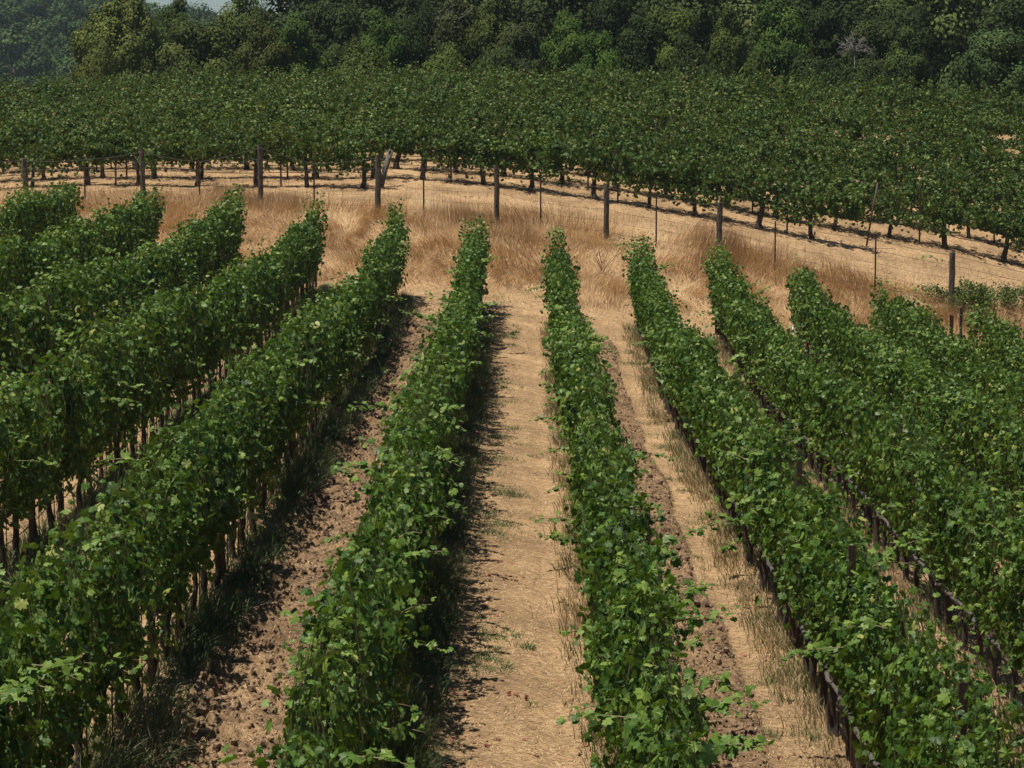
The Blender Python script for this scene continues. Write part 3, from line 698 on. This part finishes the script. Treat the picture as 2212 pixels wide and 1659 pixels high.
# soil clods on tilled strips
n = 170000; y = 13.5 + 55 * r.random(n) ** 1.6; x = r.uniform(-4.6, 5.2, n); kp = r.random(n) < tilled(x, y) * (.3 + .7 * (fbm(x * 2.5, y * 2.5, 91, 2) > 0)); x = x[kp]; y = y[kp]; n = len(x)
ico = np.array([(0, 0, 1), (.89, 0, .45), (.28, .85, .45), (-.72, .53, .45), (-.72, -.53, .45), (.28, -.85, .45), (.72, .53, -.45), (-.28, .85, -.45), (-.89, 0, -.45), (-.28, -.85, -.45), (.72, -.53, -.45), (0, 0, -1)])
icf = np.array([(0, 1, 2), (0, 2, 3), (0, 3, 4), (0, 4, 5), (0, 5, 1), (1, 6, 2), (2, 7, 3), (3, 8, 4), (4, 9, 5), (5, 10, 1), (2, 6, 7), (3, 7, 8), (4, 8, 9), (5, 9, 10), (1, 10, 6), (6, 11, 7), (7, 11, 8), (8, 11, 9), (9, 11, 10), (10, 11, 6)])
s_ = np.clip(r.lognormal(-4.2, .55, n), .006, .06)
V = ico[None] * s_[:, None, None] * r.uniform(.6, 1.25, (n, 12, 1)) * r.uniform(.7, 1.3, (n, 1, 3)); V = V + np.stack([x, y, gz(x, y) + s_ * .3], 1)[:, None]
Tt = (icf[None] + (np.arange(n) * 12)[:, None, None]).reshape(-1, 3)
m_clod = bark('soil_clod', (.10, .064, .038), (.27, .18, .11), 25, .95)
mobj('soil_clods', build_mesh('soil_clods', V.reshape(-1, 3), [Tt], [m_clod]), None, label='loose brown clods on the tilled strips between rows', cat='soil', kind='stuff')
# fallen red leaves, in loose trails
xs, ys = [], []
for px, py, sp, n in ((1100, 1250, .25, 16), (1090, 1215, .15, 10), (1060, 1330, .12, 6), (1110, 1505, .1, 8), (1040, 1600, .3, 18), (1290, 1620, .15, 8), (960, 1490, .15, 8), (700, 1370, .3, 9), (640, 1400, .3, 9),
                      (560, 1490, .25, 8), (400, 1580, .3, 9), (1560, 1500, .3, 9), (1600, 1620, .4, 12), (1520, 1400, .3, 8), (880, 760, .4, 8), (860, 930, .3, 8)):
    p = onground(px, py, 22); xs.append(p[0] + r.normal(0, sp, n)); ys.append(p[1] + r.normal(0, sp * .5, n))
for _ in range(26):
    xx = r.uniform(-20, 22); n = int(r.integers(8, 26)); xs.append(xx + r.normal(0, .5, n)); ys.append(85 + 2.4 * r.integers(0, 3) - .13 * xx - .4 + r.normal(0, .25, n))
x = np.concatenate(xs); y = np.concatenate(ys); n = len(x)
P = np.stack([x, y, gz(x, y) + .02], 1)
mobj('fallen_leaves', leaves_mesh('fallen_leaves', P, r.normal(0, .35, (n, 3)) + [0, 0, 1], r.normal(0, 1, (n, 3)), r.uniform(.02, .042, n), r.random(n), np.full(n, 1), [M_RED], r), None, label='dry red brown vine leaves fallen on the straw', cat='leaves', kind='stuff')

# ------------------------------------------------------------------ bramble bush at the right
def bush(name, ctr, ext, nleaf, nst, label, cat, m_, ls, r, red=.1):
    g = float(ground_z(ctr[0], ctr[1])); base = np.array([ctr[0], ctr[1], g]); root = empty(name, base, label, cat)
    mb = MB(); PP = []
    for _ in range(nst):
        a = r.uniform(-1, 1, 2) * [ext[0], ext[1]]; ln = r.uniform(.5, 1) * ext[2]; d = r.normal(0, .5, 2) + a * .4
        t_ = np.linspace(0, 1, 8); pts = np.column_stack([a[0] + d[0] * t_ * ln, a[1] + d[1] * t_ * ln, ln * (1.5 * t_ - .75 * t_ ** 2)])
        mb.tube(pts, np.linspace(.008, .003, 8), 4); q = pts[r.integers(2, 8, nleaf // nst)] + r.normal(0, .09, (nleaf // nst, 3)); PP.append(q)
    P = np.vstack(PP); P[:, 2] = np.maximum(P[:, 2], .03); n = len(P)
    mobj('stem', mb.mesh('stem', [M_CANE]), root)
    rn = np.where(r.random(n) < red, 1.0, r.beta(2.5, 2, n) * .95)
    mobj('foliage', leaves_mesh('foliage', P, r.normal(0, .6, (n, 3)) + [0, -.2, .7], r.normal(0, 1, (n, 3)), r.uniform(.6, 1.2, n) * ls, rn, np.full(n, 1), [m_], r), root)
    return root
c = onground(2160, 672, 76); bush('bramble_bush', (c[0], c[1]), (1.9, .7, 1.25), 5200, 80, 'sprawling bramble bush with reddening leaves beside the mossy right fence post', 'bush', M_LEAF2, .045, r, .06)
c = at(2058, 610, 79.6); bush('creeper', (c[0] - .05, c[1] - .2), (.18, .1, 1.3), 240, 10, 'thin leafy creeper climbing the mossy fence post at right', 'climbing plant', M_LEAF2, .035, r, .05)
# trailing shoot on the ground beyond the right post
a = at(1985, 550, 82); b_ = at(2052, 566, 81); mb = MB(); LV = []
stray(mb, LV, np.zeros(3), b_ - a, .03, r, 16); q = LV[0]
mobj('trailing_shoot', leaves_mesh('trailing_shoot', q[0], q[1], q[2], q[3] * 1.1, q[4], np.full(16, 1), [M_LEAF, M_CANE], r, mb), None, a, 'green trailing shoot reaching left from the mossy fence post', 'plant')
# dead weed with feathery stalks in the bank
p = onground(1302, 590, 74); mb = MB()
for _ in range(9):
    d = r.normal(0, .25, 2); t_ = np.linspace(0, 1, 6); mb.tube(np.column_stack([d[0] * t_ ** 1.3, d[1] * t_ ** 1.3, r.uniform(.5, .95) * t_]), np.linspace(.011, .004, 6), 4)
    for _ in range(4):
        s0 = r.uniform(.4, 1); e = r.normal(0, .10, 2); b0_ = np.array([d[0] * s0 ** 1.3, d[1] * s0 ** 1.3, .8 * s0]); mb.tube([b0_, b0_ + [e[0], e[1], .12]], [.005, .003], 3)
M_DW = bark('dead_weed', (.10, .055, .03), (.22, .13, .075), 12)
mobj('dead_weed', mb.mesh('dead_weed', [M_DW]), None, p, 'tall branching dead brown weed in the dry grass right of a row end', 'plant')

# ------------------------------------------------------------------ trees
def tree_geo(seed, rx, h, base_h, nleaf, ls, nclump, droop=0.0, rough=.9):
    """leaf clumps spread over a crown; returns leaf arrays and limb builder"""
    r = np.random.default_rng(seed); cz = (h + base_h) / 2; hz = (h - base_h) / 2
    d = norm(r.normal(0, 1, (nclump, 3))); nclump = int(nclump * 1.9); d = norm(r.normal(0, 1, (nclump, 3))); rad = r.uniform(.35, 1.05, nclump) ** .6
    cc = d * rad[:, None] * np.array([rx * .80, rx * .80, hz * .84]) + [0, 0, cz]
    cc[:, :2] *= (1 - .3 * np.clip((cc[:, 2:3] - cz) / hz, -.5, 1))
    cr = r.uniform(.10, .36, nclump) * rx * 1.15
    per = r.multinomial(nleaf, cr ** 2 / (cr ** 2).sum()); idx = np.repeat(np.arange(nclump), per); n = len(idx)
    v = norm(r.normal(0, 1, (n, 3))); q = r.uniform(.25, 1.15, n) ** .5 * (1 + .35 * r.normal(0, 1, n) * (r.random(n) < .4))
    P = cc[idx] + v * (cr[idx] * q)[:, None] * [1, 1, .85]
    Nn = v * .8 + norm(P - [0, 0, cz]) * .5 + r.normal(0, .28, (n, 3)) + [0, 0, .15]; D = r.normal(0, 1, (n, 3)) + [0, 0, -.6 - droop]
    rn = np.clip(.45 + .16 * r.normal(0, 1, nclump)[idx] + r.normal(0, .09, n), 0, 1)
    mb = MB(); t_ = np.linspace(0, 1, 7)
    lean = r.normal(0, .06, 2) * h
    tr = np.column_stack([lean[0] * t_ ** 1.5, lean[1] * t_ ** 1.5, -.5 + (h * .72 + .5) * t_]); mb.tube(tr, h * .022 * (1.3 - t_), 8, .05, r)
    for i in r.permutation(nclump)[:min(nclump, 16)]:
        f = r.uniform(.25, .85); b0 = np.array([np.interp(f, t_, tr[:, j]) for j in range(3)]); e = cc[i]; mid = (b0 + e) / 2 + r.normal(0, .15, 3)
        mb.tube([b0, mid, e], [h * .009, h * .006, h * .003], 5)
    return P, Nn, D, r.uniform(.6, 1.25, n) * ls, rn, mb, r
VAR = []
for i, (rx, h, bh, nl, ls, nc) in enumerate(((3.0, 11, 1.5, 60000, .12, 50), (2.6, 10, 1.0, 56000, .11, 46), (3.4, 12, 1.0, 64000, .125, 60), (2.2, 9.5, .8, 48000, .11, 40), (2.9, 8.0, .3, 52000, .11, 44), (1.7, 4.0, .1, 22000, .09, 22))):
    P, Nn, D, S, rn, mbt, rr = tree_geo(900 + i, rx, h, bh, nl, ls, nc)
    VAR.append((leaves_mesh('crown', P, Nn, D, S, rn, np.full(len(P), 2), [M_TREE], rr), mbt.mesh('trunk', [M_TRUNK]), rx, h))
G = 'trees of the wood behind the upper field'
def tree(px, ptop, zc, wpx, var, col, label, kind_='tree', grp=G, sz=None):
    """tree whose crown top shows at (px, ptop) and is wpx wide in a 2212-wide print"""
    cr, tk, rx, h = VAR[var]; top = at(px, ptop, zc); x, y = top[0], top[1]; g = float(ground_z(x, y))
    sc = (wpx / 2.16 / F * zc) / (2 * rx); szz = (top[2] - g) / h if sz is None else sz
    o = empty(kind_, (x, y, g), label, 'tree' if kind_ != 'shrub' else 'shrub', grp)
    o.rotation_euler.z = float(rng.uniform(0, 6.28)); o.scale = (sc, sc, szz)
    c = mobj('crown', cr, o); c.color = (*col, 1); mobj('trunk', tk, o); return o
OLV = (2.3, 2.0, 1.5); GRN = (1.3, 1.6, .8); DRK = (.75, .85, .65); MID = (1.5, 1.5, .9); GRY = (1.5, 1.3, 1.5); BRT = (1.4, 1.75, .85); BLU = (1.2, 1.4, 1.4)
TL = [
 (235, -8, 128, 170, 1, OLV, 'pale olive tree at the left edge of the wood, its top just inside the frame'),
 (285, -60, 137, 130, 1, OLV, 'olive green tree directly left of the gap where blue sky shows'),
 (205, 62, 122, 110, 4, (2.0, 1.7, 1.35), 'yellowish olive bushy tree low in front of the leftmost olive tree'),
 (425, 6, 130, 190, 0, (1.45, 1.35, 1.05), 'broad olive tree right of the gap where blue sky shows'),
 (382, -20, 139, 115, 1, (1.2, 1.3, 1.0), 'green tree standing just right of the gap of blue sky'),
 (345, 16, 142, 90, 1, (1.2, 1.2, 1.0), 'small tree right beneath the gap of blue sky'),
 (520, -40, 140, 190, 2, MID, 'tall green tree behind the broad olive one near the sky gap'),
 (560, 30, 127, 140, 1, (1.35, 1.2, .85), 'brownish olive tree between the broad olive tree and a greener round one'),
 (645, 16, 129, 130, 3, GRN, 'round mid green tree in the left third of the wood'),
 (720, -40, 135, 150, 0, DRK, 'dark green tree behind the round mid green one at left'),
 (770, 75, 123, 150, 4, (1.3, 1.3, .85), 'low olive tree straight above the vine crest, left of centre'),
 (820, 10, 131, 130, 1, GRN, 'leafy green tree left of the darkest crown near the centre'),
 (890, -30, 138, 150, 2, DRK, 'darkest tall crown left of the greyish tree with dead branches'),
 (985, -20, 133, 130, 3, (1.3, 1.05, 1.15), 'greyish brown tree with pale dead branches at the centre of the wood'),
 (950, 80, 124, 150, 4, MID, 'low green tree under the greyish brown one at the centre'),
 (1060, -15, 132, 120, 1, (1.35, 1.25, .8), 'tall olive tree right of the greyish brown one'),
 (1130, 10, 130, 120, 0, GRY, 'grey green tree left of the bright green rounded pair'),
 (1085, 90, 124, 130, 4, (1.0, 1.1, .95), 'low rounded tree left of the bright green pair'),
 (1222, 15, 126, 125, 1, BRT, 'bright green rounded tree, taller left one of the bright pair'),
 (1290, 33, 124, 120, 0, (1.25, 1.75, .85), 'bright green rounded tree, lower right one of the bright pair'),
 (1380, 22, 128, 120, 3, DRK, 'dark tree directly right of the bright green pair'),
 (1330, -50, 140, 170, 2, DRK, 'tall dark tree behind the bright green pair'),
 (1450, -30, 131, 150, 0, MID, 'dull green tall tree right of the dark one next to the bright pair'),
 (1500, 62, 123, 120, 4, DRK, 'low dark tree on the crest right of the bright pair'),
 (1575, 0, 129, 110, 1, (1.35, 1.3, .8), 'olive tinged upright tree in the right third of the wood'),
 (1630, 98, 122, 100, 5, MID, 'small round shrub on the crest below the olive tinged upright tree'),
 (1690, -30, 133, 170, 2, GRN, 'big green tree above a black hollow at right'),
 (1735, 96, 121, 110, 5, (1.1, 1.25, 1.1), 'grey green shrub on the crest right of the black hollow'),
 (1790, -10, 130, 120, 3, DRK, 'dark tree left of the dead grey bush'),
 (1845, 112, 121, 110, 5, (1.1, 1.2, 1.15), 'blue grey shrub on the crest below the dead grey bush'),
 (1890, 5, 134, 140, 0, (1.25, 1.2, 1.05), 'olive grey tree behind the dead grey bush'),
 (1960, 50, 126, 130, 1, (1.1, 1.2, .9), 'mid green tree between the dead grey bush and the blue green rightmost tree'),
 (1960, -50, 140, 180, 2, DRK, 'tall dark tree rising out of the frame at upper right'),
 (2150, 25, 123, 210, 0, BLU, 'broad blue green tree at the right edge of the wood'),
 (2080, 92, 120.5, 120, 5, BLU, 'blue green shrub at the foot of the broad rightmost tree'),
 (2190, -60, 140, 170, 3, DRK, 'dark tall tree behind the broad blue green rightmost one'),
]
for a in TL: tree(*a, kind_='shrub' if a[4] == 5 else 'tree')
# dead grey bush and dead branches
def deadbush(px, py, zc, size, n, label, name, cat):
    b0 = at(px, py, zc); r = np.random.default_rng(int(px)); mb = MB(); g = float(ground_z(b0[0], b0[1]))
    mb.tube([(0, 0, g - b0[2] - .2), (.1, 0, (g - b0[2]) * .5), (0, 0, 0)], [.05, .04, .03], 6)
    for _ in range(n):
        p = np.zeros(3); d = norm(np.array([r.normal(0, .8), r.normal(0, .5), r.uniform(.2, 1)])); pts = [p.copy()]
        for _ in range(5): d = norm(d + r.normal(0, .3, 3)); p = p + d * size / 5; pts.append(p.copy())
        mb.tube(pts, np.linspace(.03, .008, 6), 4)
        for q in pts[2:]:
            for _ in range(2): e = norm(r.normal(0, 1, 3) + [0, 0, .3]) * size * .25; mb.tube([q, q + e], [.012, .005], 3)
    return mobj(name, mb.mesh(name, [M_DEAD]), None, b0, label, cat)
deadbush(1846, 112, 127, 1.0, 26, 'bare grey dead bush low in the right part of the wood', 'dead_bush', 'bush')
deadbush(985, 45, 132.5, 1.2, 6, 'pale bare dead branches standing at the centre of the wood', 'dead_tree', 'tree')
# the mass of the wood behind, and the far hill
def wood_mass(name, spots, hs, rxs, nleaf, ls, label, m_, seed):
    r = np.random.default_rng(seed); A = [[] for _ in range(5)]
    for (x, y), h, rx in zip(spots, hs, rxs):
        P, Nn, D, S, rn, mbt, rr = tree_geo(int(r.integers(1e6)), rx, h, .5, nleaf, ls, 22)
        P = P + [x, y, float(ground_z(x, y))]
        for l_, v_ in zip(A, (P, Nn, D, S, np.clip(rn + r.normal(0, .18), 0, 1))): l_.append(v_)
    P, Nn, D, S, rn = [np.concatenate(a) for a in A]
    o = mobj(name, leaves_mesh(name, P, Nn, D, S, rn, np.full(len(P), 2), [m_], r), None, label=label, cat='wood', kind='stuff'); return o
r = np.random.default_rng(8); sp = []
for yy in np.arange(142, 190, 7):
    for s_ in np.arange(-.085, .27, 5.2 / yy): sp.append((s_ * yy + r.normal(0, .8), yy + r.normal(0, 1.5)))
o = wood_mass('wooded_slope', sp, r.uniform(9, 14, len(sp)), r.uniform(2.6, 4.0, len(sp)), 6500, .17, 'dark mass of the wood rising behind the nearer trees', M_TREE, 9); o.color = (1.0, 1.05, .8, 1)
sp = []
for yy in np.arange(380, 680, 15):
    for s_ in np.arange(-.30, -.10, 9 / yy): sp.append((s_ * yy + r.normal(0, 2), yy + r.normal(0, 4)))
o = wood_mass('far_wooded_hill', sp, r.uniform(9, 15, len(sp)), r.uniform(4, 7, len(sp)), 2600, .42, 'hazy blue green wooded hill far away at the left', M_TREE, 10); o.color = (1.1, 1.35, 1.1, 1)

# ------------------------------------------------------------------ haze
m, t, o = mat('haze_air')
v = N(t, 'ShaderNodeVolumePrincipled'); v.inputs['Color'].default_value = (.66, .84, .95, 1); v.inputs['Density'].default_value = .00013; v.inputs['Anisotropy'].default_value = .2
t.links.new(v.outputs[0], o.inputs['Volume'])
mb = MB(); zl, zh = -150.0, 120.0
mb.box((0, 560, (zl + zh) / 2), (980, 700, (zh - zl) / 2)); mobj('haze', mb.mesh('haze', [m], smooth=False), None, label='thin bluish summer haze over the vineyard and hills', cat='haze', kind='stuff')
print('GROUND range', GZ.min(), GZ.max())
